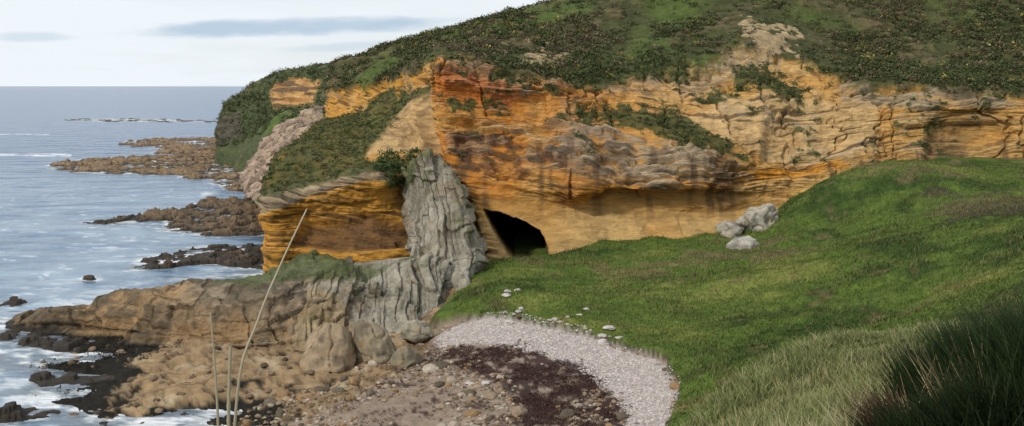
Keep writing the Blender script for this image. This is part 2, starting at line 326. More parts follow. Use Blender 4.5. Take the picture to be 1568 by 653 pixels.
c=mixc(c,(0.55,0.33,0.10),0.55*sm(a,1050,1250)*sm(iso,-.4,.4))
c=mixc(c,(0.53,0.38,0.20),0.65*pale)
seam=sm(np.abs(b-np.interp(a,[860,950,1100,1180,1250,1320],[292,292,284,268,248,236])-14*iso),16,3)*sm(a,860,920)*sm(a,1340,1260)
c=mixc(c,(0.57,0.235,0.018),.85*seam)
c=mixc(c,(0.24,0.125,0.045),0.75*sm(lay+0.35*isof,0.14,0.45)*(1-0.65*low)*(1-.5*pale))
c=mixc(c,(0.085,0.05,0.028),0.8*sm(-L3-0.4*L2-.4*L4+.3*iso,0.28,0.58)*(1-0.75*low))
gray=np.clip(led*sm(lay+0.25*iso+.3*B2,-0.35,0.15)*sm(a,800,920)+.35*led*sm(B1,0,.6)+rimr*sm(L2+iso,-0.3,.4)*.85+riml*sm(iso+L3*.6,-0.1,0.4)*0.6+cap+.35*sm(iso+.4*B1,.3,.55)*sm(b,280,240),0,1)
c=mixc(c,(0.32,0.275,0.205),0.78*gray)
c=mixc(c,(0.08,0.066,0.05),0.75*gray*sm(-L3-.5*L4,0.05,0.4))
purp=sm(sdf(a,b,[(685,205),(760,208),(840,230),(865,256),(800,276),(710,262)])+12*iso,-6,8)
c=mixc(c,(0.10,0.05,0.035),0.78*purp*sm(lay+isof,-0.4,0.3))
red=sm(sdf(a,b,[(665,110),(730,118),(790,140),(780,165),(700,160),(668,150)])+14*iso,-6,8);c=mixc(c,(0.50,0.14,0.03),0.6*red)
stain=noise(x*.9,y*.3,z*.10)+0.5*noise(x*2.2,y*.6,z*.2)
c=mixc(c,(0.10,0.06,0.036),0.72*sm(stain,0.15,0.75)*sm(b,200,250)*sm(b,350,300)*(a>690))
c=mixc(c,(0.10,0.08,0.05),0.7*sm(stain,0.1,0.7)*sm(b,340,380)*(a>820)*(a<960))
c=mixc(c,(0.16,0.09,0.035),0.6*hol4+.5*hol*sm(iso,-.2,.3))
c=mixc(c,(0.52,0.36,0.18),0.8*sand)
c=mixc(c,(0.24,0.15,0.08),0.7*sand*sm(isof+.5*iso,.15,.4))
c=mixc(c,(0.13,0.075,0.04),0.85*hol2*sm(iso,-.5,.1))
soil=np.ones(x.shape+(3,))*np.array([0.066,0.070,0.027])
soil=mixc(soil,(0.12,0.095,0.048),sm(iso+.4*isof,0.0,0.4));soil=mixc(soil,(0.08,0.11,0.028),sm(fbm(x*.07,y*.07,z*0,3),0.0,0.35))
c=c*(1-hillm[...,None])+soil*hillm[...,None]
outc=sm(sdf(a,b,[(1140,45),(1185,35),(1228,50),(1225,95),(1150,105),(1080,115),(1150,80)])+30*iso+34*isof,3,9)
outc=np.maximum(outc,sm(sdf(a,b,[(760,82),(850,78),(900,100),(780,112)])+24*iso+24*isof,6,11))
c=mixc(c,(0.42,0.31,0.18),0.85*outc)
VG=[[(865,178),(940,160),(1010,165),(1090,200),(1165,232),(1150,250),(1060,232),(980,205),(900,192)],[(1068,158),(1110,135),(1120,100),(1180,92),(1240,130),(1225,142),(1160,128),(1110,150)],
 [(860,98),(930,85),(1060,92),(1050,118),(960,122),(880,138)],[(674,148),(730,152),(725,172),(680,172)],[(1010,150),(1045,150),(1040,170),(1010,172)],[(750,95),(800,85),(790,130),(760,110)],[(1230,95),(1568,120),(1568,140),(1400,134),(1290,125)]]
veg=np.zeros_like(x)
for p in VG: veg=np.maximum(veg,sm(sdf(a,b,p)+18*iso+20*isof,0,6))
sv=sm(isof+0.9*iso-.25*L3,0.42,0.57)*sm(b,270,200)*(b>95)*(a>700);veg=np.maximum(veg,sv*0.9)
vs=np.clip(veg+green,0,1)
c=mixc(c,(0.075,0.085,0.03),0.9*vs)
c=mixc(c,(0.012,0.010,0.008),cm*sm(dep,-.1,.15))  # cave darkness painted in: rock colour goes near-black inside the opening
c*=(1+0.18*isof)[...,None]
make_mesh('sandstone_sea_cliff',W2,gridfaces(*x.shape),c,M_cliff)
bp=[];AR=np.linalg.norm(np.cross(np.gradient(W2,axis=0),np.gradient(W2,axis=1)),axis=-1).ravel()
def pick(mask,n):
    m=mask.ravel()*AR;m/=m.sum();return rng.choice(len(m),n,p=m)
Wf=W2.reshape(-1,3)
clus=sm(fbm(x*.12,y*.12,z*.0+4,4),-0.25,0.2)
hv=hillm*(V>1.0)*(V<3.4)*(a>505)*(a<1650)*(0.12+clus)*(1-outc*0.9)
nB=7500;i=pick(hv,nB);big=fbm(Wf[i,0]*.06,Wf[i,1]*.06,0*i+2.,3)
cc=np.where(rng.random((nB,1))<(0.22+.45*sm(big,0,.4))[:,None],np.array([[0.11,0.085,0.05]]),np.array([[0.054,0.070,0.025]]))
cc=np.where(rng.random((nB,1))<0.06,np.array([[0.17,0.15,0.04]]),cc)*rng.uniform(0.6,1.45,(nB,1))
bp.append(bushes(Wf[i],rng.uniform(0.25,0.95,nB),cc,32))
i=pick(veg*(a>655),1600);bp.append(bushes(Wf[i],rng.uniform(0.2,0.7,1600),np.array([[0.065,0.08,0.03]])*rng.uniform(0.6,1.4,(1600,1)),34))
i=pick(green,2200);gg=rng.random((2200,1));bp.append(bushes(Wf[i],rng.uniform(0.15,0.6,2200),np.where(gg<.3,np.array([[.10,.09,.045]]),np.array([[0.065,0.09,0.027]]))*rng.uniform(0.6,1.4,(2200,1)),28))
i=pick(sm(sdf(a,b,[(590,240),(640,235),(650,255),(630,285),(600,290),(580,262)]),-6,0)*1.,150);bp.append(bushes(Wf[i]+np.array([0,-1.0,.2]),rng.uniform(0.3,0.8,150),np.array([[0.055,0.08,0.026]])*rng.uniform(0.6,1.3,(150,1)),30))
J=join(bp);make_mesh('gorse_bushes',J[0],J[1],J[2],M_leaf,smooth=False)
# ---------------------------------------------------------------- FAR HEADLAND
fc=[
[(350,150,340),(350,160,330),(345,180,325),(342,200,320),(340,220,318),(340,240,316),(340,262,314)],
[(345,165,300),(343,158,268),(336,185,266),(333,205,264),(331,222,262),(328,234,258),(326,256,258)],
[(380,145,300),(372,141,262),(370,165,256),(372,190,250),(372,212,243),(366,236,235),(360,270,230)],
[(430,122,300),(420,114,250),(416,140,243),(416,167,236),(420,190,226),(408,218,208),(385,265,196)],
[(480,112,290),(470,103,240),(470,125,232),(466,165,222),(455,190,200),(430,225,172),(375,285,144)],
[(540,104,280),(530,95,230),(530,125,218),(524,160,198),(500,190,176),(470,235,146),(400,305,128)],
[(610,90,270),(600,85,220),(600,120,205),(590,160,185),(560,200,160),(520,245,135),(450,320,118)]]
tab=np.transpose(np.array(fc,float),(1,0,2))
W,a,b,U,V=sheet(tab,300,330,wr=[1,3,4,4,4,5],wc=[1,4,5,5,5,3])
Nn=normals(W,False);Nn=Nn*(1 if Nn[150,150,1]<0 else -1)
x,y,z=W[...,0],W[...,1],W[...,2]
iso=fbm(x*.12,y*.12,z*.12,5);isof=fbm(x*.6,y*.6,z*.6,3);L2=noise(x*.05,y*.05,z*0.8+iso);L3=noise(x*.1,y*.1,z*2.2+iso)
ork=sm(sdf(a,b,[(412,135),(440,118),(492,125),(480,160),(415,167)])+8*iso,-3,3)
scr=sm(sdf(a,b,[(490,165),(500,200),(470,260),(420,330),(340,300),(380,262),(430,210),(470,175)])+8*iso,-3,3)
dark=sm(sdf(a,b,[(330,185),(370,168),(372,212),(330,225)])+8*iso,-3,5)
W2=W+Nn*((1.6*iso+0.4*isof)+ork*(1.2*L2+.8*L3)+dark*1.2*L2)[...,None]
c=np.ones(x.shape+(3,))*np.array([0.075,0.09,0.04]);c=mixc(c,(0.12,0.11,0.055),sm(iso+.5*isof,0,.5));gsl=sm(b,165,185)*sm(b,215,200)*sm(iso,-.2,.3);c=mixc(c,(0.09,0.14,0.035),gsl)
c=mixc(c,(0.48,0.28,0.11),ork);c=mixc(c,(0.16,0.10,0.06),ork*sm(L3,0.1,.5));c=mixc(c,(0.09,0.075,0.06),dark*.9)
c=mixc(c,(0.25,0.19,0.14),scr);c*=(1+0.25*isof)[...,None]
make_mesh('distant_headland',W2,gridfaces(*x.shape),c,M_cliff)
Wf=W2.reshape(-1,3);m=(scr*(b<312)).ravel();m=m/m.sum();i=rng.choice(len(m),2600,p=m)
sz=rng.uniform(0.25,0.9,2600)*(1+0.8*(rng.random(2600)<0.08))
v,f,cq=stones(Wf[i],sz,np.array([[0.27,0.20,0.145]]),1,0.35,0.8,0.45);make_mesh('boulder_scree',v,f,cq,M_stone,smooth=False)
m=((1-scr)*(1-ork)*(1-.8*gsl)*(1-.7*dark)*(V>0.9)*(V<4.3)).ravel();m=m/m.sum();i=rng.choice(len(m),1500,p=m)
v,f,cq=bushes(Wf[i],rng.uniform(0.4,1.2,1500),np.array([[0.065,0.08,0.032]])*rng.uniform(.6,1.5,(1500,1)),20);make_mesh('headland_scrub',v,f,cq,M_leaf,smooth=False)
# ---------------------------------------------------------------- GREY FIN + BUTTRESS
def jointed(name,rows,nr,nc,wr,wc,lean,dark=None,topfade=True):
    W,a,b,U,V=sheet(rows,nr,nc,wr=wr,wc=wc,k=.5)
    Nn=normals(W,False);Nn=Nn*(1 if Nn[nr//2,nc//2,1]<0 else -1)
    x,y,z=W[...,0],W[...,1],W[...,2]
    iso=fbm(x*.3,y*.3,z*.3,5);isof=fbm(x*1.3,y*1.3,z*1.3,4);wv=fbm(x*.12,y*.12,z*.12+5,3)
    q=x-lean*z+.5*wv*2+.35*iso+.10*isof            # bedding planes standing almost upright
    q1=q*.42+.35*noise(q*.5,z*.1,0*z);q2=q*1.15+.5*noise(q*1.1,z*.12,0*z)+.2*iso
    k1=np.floor(q1);k2=np.floor(q2)
    zz1=z*.30+hsh(k1,5)*9+.6*iso;zz2=z*.75+hsh(k2,9)*9+.6*iso+.15*q
    j1=np.floor(zz1);j2=np.floor(zz2)
    H1=hsh(k1*31+j1*7,1);H2=hsh(k2*17+j2*13,2);H3=hsh(k2,8)
    f1=q1-k1;f2=q2-k2
    brk=sm(noise(x*.5,y*.5,z*.35),-.15,.3)
    ck=np.maximum.reduce([crack(q1,.025)*(.4+.6*brk),crack(q2,.05)*brk,crack(zz1,.02)*.6,crack(zz2,.03)*.6*sm(noise(x*.6+4,y*.5,z*.6),-.2,.2)])
    R3=noise(q*4.5,z*.35,y*.3);R4=noise(x*.7,y*.7,z*.9)
    D=0.42*H1+0.22*H2+.14*H3+0.27*(f1-.5)+.14*(f2-.5)+0.10*R3+0.8*iso+0.30*isof+.25*R4-0.20*ck
    fade=sm(V,0.2,1.0) if topfade else 1
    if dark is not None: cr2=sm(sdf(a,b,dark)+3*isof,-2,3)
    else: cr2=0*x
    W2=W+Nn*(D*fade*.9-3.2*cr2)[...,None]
    c=np.ones(x.shape+(3,))*np.array([0.32,0.29,0.225])*(1+.10*H1+.09*H2+.04*H3)[...,None]
    c=mixc(c,(0.19,0.165,0.12),.75*sm(iso+.4*R3,-.05,.45));c=mixc(c,(0.41,0.385,0.325),.6*sm(-iso+.5*R3,.1,.5))
    c=mixc(c,(0.24,0.17,0.10),.5*sm(R4+iso,.2,.7))
    c=mixc(c,(0.07,0.06,0.045),0.65*ck)
    return W2,a,b,U,V,c,iso,isof,R3,cr2
fin=[
[(606,275,99),(620,266,98),(640,258,97),(657,250,97),(674,250,98),(686,262,99),(693,274,103)],
[(608,270,95),(622,258,93.5),(640,246,93),(656,238,93),(673,238,93.5),(684,251,94.5),(693,266,101)],
[(614,308,95),(624,304,92.3),(648,298,91.3),(671,295,91),(692,297,91.3),(708,302,92.5),(714,306,100)],
[(622,356,93.5),(630,353,90.5),(660,348,89.5),(688,346,89),(712,347,89.5),(729,355,91),(738,362,98)],
[(628,405,91),(636,400,88),(664,397,87),(692,395,86.5),(722,394,87.2),(740,397,89),(749,400,96)],
[(620,445,88),(628,442,85.5),(655,440,84.5),(685,438,83.8),(715,436,84.3),(733,434,86.5),(745,436,93)],
[(610,490,85),(620,485,82.5),(648,480,81.5),(675,472,81),(700,468,81.5),(710,465,83),(722,462,88)],
[(610,540,83),(620,540,80.5),(648,535,79.5),(675,530,79),(700,525,79.5),(710,520,81),(722,520,86)]]
W2,a,b,U,V,c,iso,isof,R3,cr2=jointed('f',fin,420,260,[1,5,5,5,4,4,2],[2,4,4,4,4,2],-.22,[(679,434),(694,429),(704,463),(683,467)])
vg=sm(isof+iso+.5*R3,0.45,0.7)*0.75
vg=np.maximum(vg,sm(sdf(a,b,[(598,240),(640,236),(640,262),(620,290),(600,290)])+10*iso,-3,4))
c=mixc(c,(0.095,0.11,0.04),0.85*vg);c=mixc(c,(0.02,0.018,0.014),0.9*cr2);c*=(1+0.25*isof)[...,None]  # crevice shade painted near-black into the rock colour
v1,f1_,c1=W2.reshape(-1,3),gridfaces(*a.shape),c.reshape(-1,3)
but_=[
[(425,415,90),(470,407,89),(520,404,89),(570,400,89),(620,394,89),(665,390,89),(700,392,89),(712,400,90)],
[(428,432,82),(470,426,82),(520,424,83),(565,420,84),(610,408,86),(655,396,86.2),(690,396,86),(706,405,88)],
[(432,447,79),(472,446,78.5),(520,450,79),(565,450,80),(610,445,81.5),(650,440,82),(680,436,82.5),(698,440,85)],
[(436,480,76.5),(475,480,75.5),(520,484,76),(565,486,76.6),(610,484,77.5),(648,478,78.5),(672,472,79.5),(690,470,82)],
[(440,522,73),(480,524,72.5),(520,528,73),(562,530,73.5),(605,526,74.5),(640,516,75.5),(665,505,77),(684,498,80)],
[(440,570,72),(480,575,71.5),(520,580,72),(562,580,72.5),(605,575,73.5),(640,565,74.5),(665,555,76),(684,548,79)]]
W2,a,b,U,V,c,iso,isof,R3,cr2=jointed('b',but_,300,420,[1.5,4,5,5,1.5],[3,4,4,4,4,3,2],-.30,[(678,434),(694,429),(714,472),(682,468)])
c=mixc(c,(0.34,0.23,0.11),0.6*sm(sdf(a,b,[(420,440),(500,455),(560,510),(560,600),(420,600)])+16*iso,-8,8))
vg=np.maximum(sm(sdf(a,b,[(440,410),(560,398),(640,390),(600,412),(555,430),(500,438),(450,432)])+14*iso+5*isof,-3,4),sm(isof+iso+.5*R3,0.5,0.75)*0.7)
c=mixc(c,(0.095,0.11,0.04),0.85*vg);c=mixc(c,(0.02,0.018,0.014),0.9*cr2);c*=(1+0.25*isof)[...,None]  # same crevice shade painted into the buttress colour
J=join([(v1,f1_,c1),(W2.reshape(-1,3),gridfaces(*a.shape),c.reshape(-1,3))])
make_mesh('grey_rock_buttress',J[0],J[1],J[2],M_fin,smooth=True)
# ---------------------------------------------------------------- SPUR
def spcol(px,cr_,dc,ft,dft,ff,dff,zb):
    py_b=HY+(CAMZ-zb)*F/(dc+11)
    return [(px,py_b,dc+11),(px,cr_-1 if zb<0 else (cr_+py_b)/2,dc+4 if zb<0 else dc+6),(px,cr_,dc),(px,(cr_+ft)/2,(dc+dft)/2-.2),(px,ft,dft),(px,(ft+ff)/2,(dft+dff)/2-.2),(px,ff,dff),(px,ff+45,dff-.6)]
sp=[spcol(10,496,83,500,82,504,81,-1),spcol(45,484,83,489,81,497,80,-1),spcol(100,472,82,481,80,499,79,-1),spcol(180,458,81,474,78.5,508,76.5,-1),spcol(260,445,80,472,76.5,515,74,-.6),
 spcol(340,437,80,470,76,518,73,0.5),spcol(400,428,80,462,76,520,72.8,2),spcol(470,418,82,455,77.5,522,73.5,3.5),spcol(540,412,84,460,79,525,75,3.5)]
tab=np.transpose(np.array(sp,float),(1,0,2))
W,a,b,U,V=sheet(tab,260,560,wr=[1.5,3,4,4,4,4,1.5])
Nn=normals(W,False);Nn=Nn*(1 if Nn[180,280,1]<0 else -1)
x,y,z=W[...,0],W[...,1],W[...,2]
iso=fbm(x*.3,y*.3,z*.3,5);isof=fbm(x*1.3,y*1.3,z*1.3,4)
kq=x*.5+.9*iso+.9*noise(x*.25,y*.2,z*.1)+.15*z;kk=np.floor(kq);jz=np.floor((z-.08*x)*1.5+hsh(kk,3)*3+.4*iso);HB=hsh(kk*13+jz*7,4);ckx=crack(kq,.05)*sm(noise(x*.3,y*.3,z*.5+3),-.2,.3)
ckz=crack((z-.08*x)*1.5+hsh(kk,3)*3+.4*iso,.06)
rib2=noise(x*2.2,y*.3,z*.4);st=np.clip(noise(x*.12,y*.12,(z-.08*x)*1.8)*2,-1,1);st3=noise(x*.3,y*.3,(z-.08*x)*4)
facem=sm(V,3.6,4.4);amp=sm(U,0,2.5)*0.8+0.2
W2=W+Nn*(amp*(facem*(0.32*HB+0.18*rib2-.25*ckx-.12*ckz)+0.35*st+0.28*st3+0.8*iso+.32*isof)+(1-facem)*(.25*HB-.1*ckx))[...,None]
c=np.ones(x.shape+(3,))*np.array([0.32,0.205,0.10])*(1+.12*HB)[...,None]
c=mixc(c,(0.31,0.28,0.22),0.8*sm(a,200,400)*sm(iso+.3*st,-.4,.2)*(1-.5*facem));c=mixc(c,(0.12,0.085,0.052),.8*sm(st3+.5*isof+.3*iso,.05,.45));c=mixc(c,(0.05,0.04,0.03),.7*np.maximum(ckx,.6*ckz))
c=mixc(c,(0.11,0.085,0.052),.75*sm(iso+.6*isof,.05,.35))
c=mixc(c,(0.09,0.115,0.035),.85*sm(sdf(a,b,[(330,434),(390,412),(470,392),(540,395),(520,440),(450,428),(380,444)])+22*iso+10*isof,0,6))
c=mixc(c,(0.035,0.03,0.022),sm(-W2[...,2]+.5*isof,-0.7,-0.3))
c*=(1+0.25*isof)[...,None]
make_mesh('rocky_spur',W2,gridfaces(*x.shape),c,M_reef)
# ---------------------------------------------------------------- REEFS (tidal platforms)
RF=[([(55,258),(110,243),(230,238),(250,228),(175,222),(200,215),(330,210),(400,230),(420,300),(350,292),(270,268),(160,268)],.9,'tan'),
 ([(90,183),(200,181),(330,185),(330,188),(200,187),(100,186)],0.4,'dark'),
 ([(225,332),(300,312),(330,307),(420,302),(440,365),(300,362),(240,354)],1.1,'brown'),
 ([(105,342),(180,334),(240,322),(260,334),(190,347)],0.6,'dark'),
 ([(180,417),(215,397),(290,380),(400,372),(470,385),(470,425),(330,405),(270,410)],0.9,'dark'),
 ([(118,428),(140,423),(156,428),(140,434)],.5,'dark'),([(-40,470),(20,458),(62,462),(20,474)],.6,'dark'),
 ([(-60,504),(20,480),(60,490),(130,512),(230,522),(220,555),(90,540),(20,530)],.8,'dark'),([(40,582),(110,566),(200,572),(260,605),(180,618),(70,608)],.7,'dark'),
 ([(-40,632),(60,620),(120,628),(80,644),(-40,648)],.7,'dark'),([(130,646),(180,638),(220,650),(150,660)],.6,'dark'),([(300,300),(312,294),(330,297),(318,304)],.6,'dark'),
 ([(220,640),(290,622),(400,630),(340,650)],.5,'dark')]
RP=[([G(p[0],p[1],0)[:2] for p in q],h,k) for q,h,k in RF]
def reef(x,y):
    z=np.full(x.shape,-2.0);tan=np.zeros(x.shape)
    n1=fbm(x*.14,y*.14,0*x+3,5);n2=fbm(x*.8,y*.6,0*x+1,3)
    sc=np.clip(y/100,0.6,2.5)
    for P,h,k in RP:
        xs=[p[0] for p in P];ys=[p[1] for p in P]
        near=(x>min(xs)-12)&(x<max(xs)+12)&(y>min(ys)-12)&(y<max(ys)+12)
        if not near.any(): continue
        d=np.full(x.shape,-50.);d[near]=sdf(x[near],y[near],P)
        m=sm(d+1.8*sc*n1,-1.1*sc,0.9*sc)
        zz=-2+(2+h)*m*np.clip(0.78+0.40*n1+0.2*n2,0.2,1.4);z=np.maximum(z,zz)
        if k!='dark': tan=np.maximum(tan,m*(1 if k=='tan' else .35))
    return z,tan,n1,n2
r=np.exp(np.linspace(math.log(52),math.log(640),850));t=np.linspace(-0.6,-0.16,620)
TT,RR=np.meshgrid(t,r);rx=TT*RR;ry=RR
rz,tan,n1,n2=reef(rx,ry)
terr=np.floor(rz*3+1.0*n2)/3;rz=rz*.35+terr*.65+0.12*n2+.10*fbm(rx*2,ry*2,0*rx,2)
c=np.ones(rx.shape+(3,))*np.array([0.040,0.031,0.023]);c=mixc(c,(0.11,0.075,0.045),sm(n1+n2,.1,.6)*sm(rz,.2,.6)*sm(ry,75,90))
c=mixc(c,(0.30,0.195,0.10),tan*sm(rz+.3*n2,.0,.5));c=mixc(c,(0.10,0.07,0.045),tan*.7*sm(n2,.0,.4));c*=(1+.4*n2)[...,None]
make_mesh('tidal_reef',np.stack([rx,ry,rz],-1),gridfaces(*rx.shape,flip=True),c,M_reef,smooth=True)
# ---------------------------------------------------------------- SEA
r=np.concatenate([np.exp(np.linspace(math.log(30),math.log(900),720)),np.exp(np.linspace(math.log(930),math.log(60000),60))]);t=np.concatenate([np.linspace(-1.6,-0.62,60)[:-1],np.linspace(-0.62,0.1,600),np.linspace(0.1,1.6,40)[1:]])
TT,RR=np.meshgrid(t,r);sx=TT*RR;sy=RR
fade=sm(RR,700,150)
w1=noise(sx*.08+sy*.05,sy*.2,0*sx);w2=noise(sx*.3,sy*.55,0*sx+4);w3=noise(sx*.9,sy*1.4,0*sx+7)
sz=fade*(0.13*w1+0.09*w2+0.04*w3)
rz1,_,_,_=reef(sx,sy);mm=(RR<170)&(sx<20);gz1=np.full(sx.shape,-3.);gz1[mm]=ground(sx[mm],sy[mm])[0];bed=np.maximum(rz1,gz1)
sz=sz*sm(-bed,-0.1,0.8)*1.0-0.02
fo=fbm(sx*.25,sy*.5,0*sx+2,4);fo2=fbm(sx*1.2,sy*1.8,0*sx+2,3)
foam=.85*sm(-bed,1.5,0.1)*sm(fo+.6*fo2,-0.12,0.35)
foam=np.maximum(foam,0.5*sm(np.abs(fbm(sx*.1,sy*.22,0*sx+8,4)),.06,.0)*sm(fo+.5*fo2,-.15,.3)*sm(RR,300,100))
for yy,xa,xb,wd_ in ((208,0,75,7),(240,10,110,9)):
    yc=(20*F)/(yy-HY);ww=sm(np.abs(sy-yc+6*fo+.06*(sx)),wd_,0)*(((sx/sy)>(xa-60-CX)/F)&((sx/sy)<(xb-CX)/F))
    foam=np.maximum(foam,ww*sm(fo,-.2,.2))
milk_sheen=sm(RR,330,80)  # nearer water painted paler: sky reflection and milky swash put into its colour
c=np.ones(sx.shape+(3,))*np.array([0.04,0.105,0.21]);c=mixc(c,(0.25,0.345,0.44),milk_sheen*np.clip(.65+.5*w1*.5+.6*fo,0,1));c=mixc(c,(0.16,0.15,0.12),.5*sm(bed,-1.0,-.1))
c=mixc(c,(0.80,0.83,0.86),foam)
m=bpy.data.materials.new('sea_water');m.use_nodes=True;nt=m.node_tree;N=nt.nodes;L=nt.links;bs=N['Principled BSDF']
at=N.new('ShaderNodeAttribute');at.attribute_name='Col';L.new(at.outputs['Color'],bs.inputs['Base Color']);bs.inputs['Roughness'].default_value=0.2;bs.inputs['IOR'].default_value=1.33
tc=N.new('ShaderNodeTexCoord');mp_=N.new('ShaderNodeMapping');mp_.inputs['Scale'].default_value=(0.6,1.5,1);L.new(tc.outputs['Object'],mp_.inputs[0])
n=N.new('ShaderNodeTexNoise');n.inputs['Scale'].default_value=0.9;n.inputs['Detail'].default_value=7;n.inputs['Roughness'].default_value=.6;L.new(mp_.outputs[0],n.inputs['Vector'])
n_=N.new('ShaderNodeTexNoise');n_.inputs['Scale'].default_value=0.12;n_.inputs['Detail'].default_value=5;L.new(mp_.outputs[0],n_.inputs['Vector'])
b1=N.new('ShaderNodeBump');b1.inputs['Strength'].default_value=.7;b1.inputs['Distance'].default_value=.3;L.new(n.outputs[0],b1.inputs['Height'])
b2=N.new('ShaderNodeBump');b2.inputs['Strength'].default_value=.8;b2.inputs['Distance'].default_value=2.6;L.new(n_.outputs[0],b2.inputs['Height']);L.new(b1.outputs[0],b2.inputs['Normal']);L.new(b2.outputs[0],bs.inputs['Normal'])
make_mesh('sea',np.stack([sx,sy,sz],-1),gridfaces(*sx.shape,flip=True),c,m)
# ---------------------------------------------------------------- BOULDERS
def boulder(name,px,py,d,sx_,sy_,sz_,col,seed,hollow=False):
    V0,Fc=ico(5);X,Y,Z=V0.T
    rr=np.random.default_rng(seed);pl=rr.normal(size=(11,3));pl/=np.linalg.norm(pl,axis=1,keepdims=True)
    dots=V0@pl.T;cutd=rr.uniform(.62,.9,11);rad=np.min(np.where(dots>0.05,cutd/np.maximum(dots,.05),9),axis=1);rd=np.minimum(1.0,rad)
    rd=rd*(1+0.10*noise(X*1.3+seed,Y*1.3,Z*1.3)+0.12*fbm(X*3+seed,Y*3,Z*3,4))
    ck=np.abs(noise(X*1.3+seed*2,Y*1.3,Z*1.3+4));rd-=0.10*sm(ck,.07,.0)
    if hollow:
        hv=np.exp(-(((X-0.35)**2+(Z-.1)**2+(Y+.85)**2)/.10));rd-=.38*hv
    P=np.array(S(px,py,d));W=V0*rd[:,None]*1.12*np.array([sx_,sy_,sz_])+P
    cc=np.ones((len(W),3))*np.array(col);nn=fbm(W[:,0]*1.5,W[:,1]*1.5,W[:,2]*1.5,4)
    cc=mixc(cc,np.array(col)*.5,sm(nn,.0,.4));cc=mixc(cc,(.06,.05,.04),.7*sm(ck,.05,.0));cc=mixc(cc,(.34,.24,.12),.4*sm(-nn,.1,.5))
    return make_mesh(name,W,Fc,cc,M_rock)
gcol=(.33,.305,.25)
boulder('boulder',1167,339,96,1.6,1.3,1.7,gcol,3,True)
boulder('boulder',1117,354,96,1.4,1.0,.95,gcol,11)
boulder('boulder',1139,378,91,1.4,1.0,.95,(.38,.36,.31),23)
boulder('boulder',1138,343,97.5,.9,.9,.9,gcol,31)
boulder('boulder',504,548,67,1.75,1.6,2.05,(.29,.22,.145),41)
boulder('boulder',569,532,68.5,1.6,1.5,2.1,(.29,.24,.165),52)
boulder('boulder',624,556,67,1.0,.9,.95,(.19,.165,.12),61)
boulder('boulder',548,590,66,1.3,1.1,.7,(.25,.185,.11),71)
boulder('boulder',448,592,66,1.5,1.2,.6,(.25,.185,.11),77)
boulder('boulder',640,508,73,1.1,1.0,.9,(.28,.25,.19),91)
# ---------------------------------------------------------------- BEACH STONES
def inpoly(poly,n,ex=None):
    P=np.array(poly);o=[]
    while sum(map(len,o))<n:
        q=rng.uniform([P[:,0].min(),45],[P[:,0].max(),P[:,1].max()],(n*4,2));q=q[sdf(q[:,0],q[:,1],poly)>0]
        if ex is not None: q=q[sdf(q[:,0],q[:,1],ex)<.3]
        o.append(q)
    q=np.concatenate(o)[:n];z=gz_at(q[:,0],q[:,1])[0];return np.c_[q,z]
q=inpoly(PEB,10000,WEED);q=q[sdf(q[:,0],q[:,1],PEB)+rng.normal(0,.5,len(q))>0.15];pc=np.array([[.42,.37,.345],[.46,.42,.40],[.37,.31,.29],[.33,.30,.28]])[rng.integers(0,4,len(q))]
v,f,cq=stones(q,rng.uniform(.035,.11,len(q)),pc,1,.2,.6,.16);make_mesh('pebble_bank',v,f,cq,M_stone,smooth=False)
q=inpoly(WEED,9000);q=q[fbm(q[:,0]*.8,q[:,1]*.8,0*q[:,0]+9,4)>-.12];nq_=len(q);v,f,cq=bushes(q,rng.uniform(.06,.28,nq_),np.array([[.06,.032,.028]])*rng.uniform(.6,1.7,(nq_,1)),10)
q=inpoly(BEACH,11000,PEB);kk=fbm(q[:,0]*.45,q[:,1]*.7,0*q[:,0]+3,4)>.12;q=q[kk&(q[:,0]>-13)];v2,f2,c2=bushes(q,rng.uniform(.05,.25,len(q)),np.array([[.06,.036,.026]])*rng.uniform(.6,1.6,(len(q),1)),8)
q=inpoly(PLAT,9000);q=q[(q[:,0]<-23)&(q[:,2]>-.15)&(fbm(q[:,0]*.35,q[:,1]*.5,0*q[:,0]+5,4)-.05*(q[:,0]+29)>.08)];v3,f3,c3=bushes(q,rng.uniform(.12,.4,len(q)),np.array([[.022,.019,.013]])*rng.uniform(.6,1.8,(len(q),1)),12)
J=join([(v,f,cq),(v2,f2,c2),(v3,f3,c3)]);make_mesh('stranded_seaweed',J[0],J[1],J[2],M_leaf,smooth=False)
q=inpoly(BEACH,4500,PEB);q=q[(q[:,1]>50)&(fbm(q[:,0]*.4,q[:,1]*.4,0*q[:,0],3)>-.1)];n_q=len(q);pc=np.array([[.25,.19,.13],[.33,.28,.22],[.10,.08,.055],[.22,.14,.07]])[rng.integers(0,4,n_q)]
v,f,cq=stones(q,rng.uniform(.04,.17,n_q)*(1+2.0*(rng.random(n_q)<.05)),pc,2,.35,.65,.2);make_mesh('beach_stones',v,f,cq,M_stone,smooth=False)
q=np.array([S(786,467,77)]*3+[S(792,490,72.5)]*4+[S(858,497,71)]*3+[S(893,491,72)]*2+[S(938,513,67.5)]*6+[S(725,560,62)]*2)
q[:,:2]+=rng.normal(0,.5,(len(q),2));q[:,2]=gz_at(q[:,0],q[:,1])[0]+.04
v,f,cq=stones(q,rng.uniform(.15,.42,len(q)),np.array([[.46,.42,.39]]),3,.4,.35,.15);make_mesh('pale_stones_in_turf',v,f,cq,M_rock)
q=inpoly(PLAT,500);v,f,cq=stones(q,rng.uniform(.08,.30,500),np.array([[.14,.10,.065]]),2,.4,.6,.5);make_mesh('platform_rubble',v,f,cq,M_rock,smooth=False)
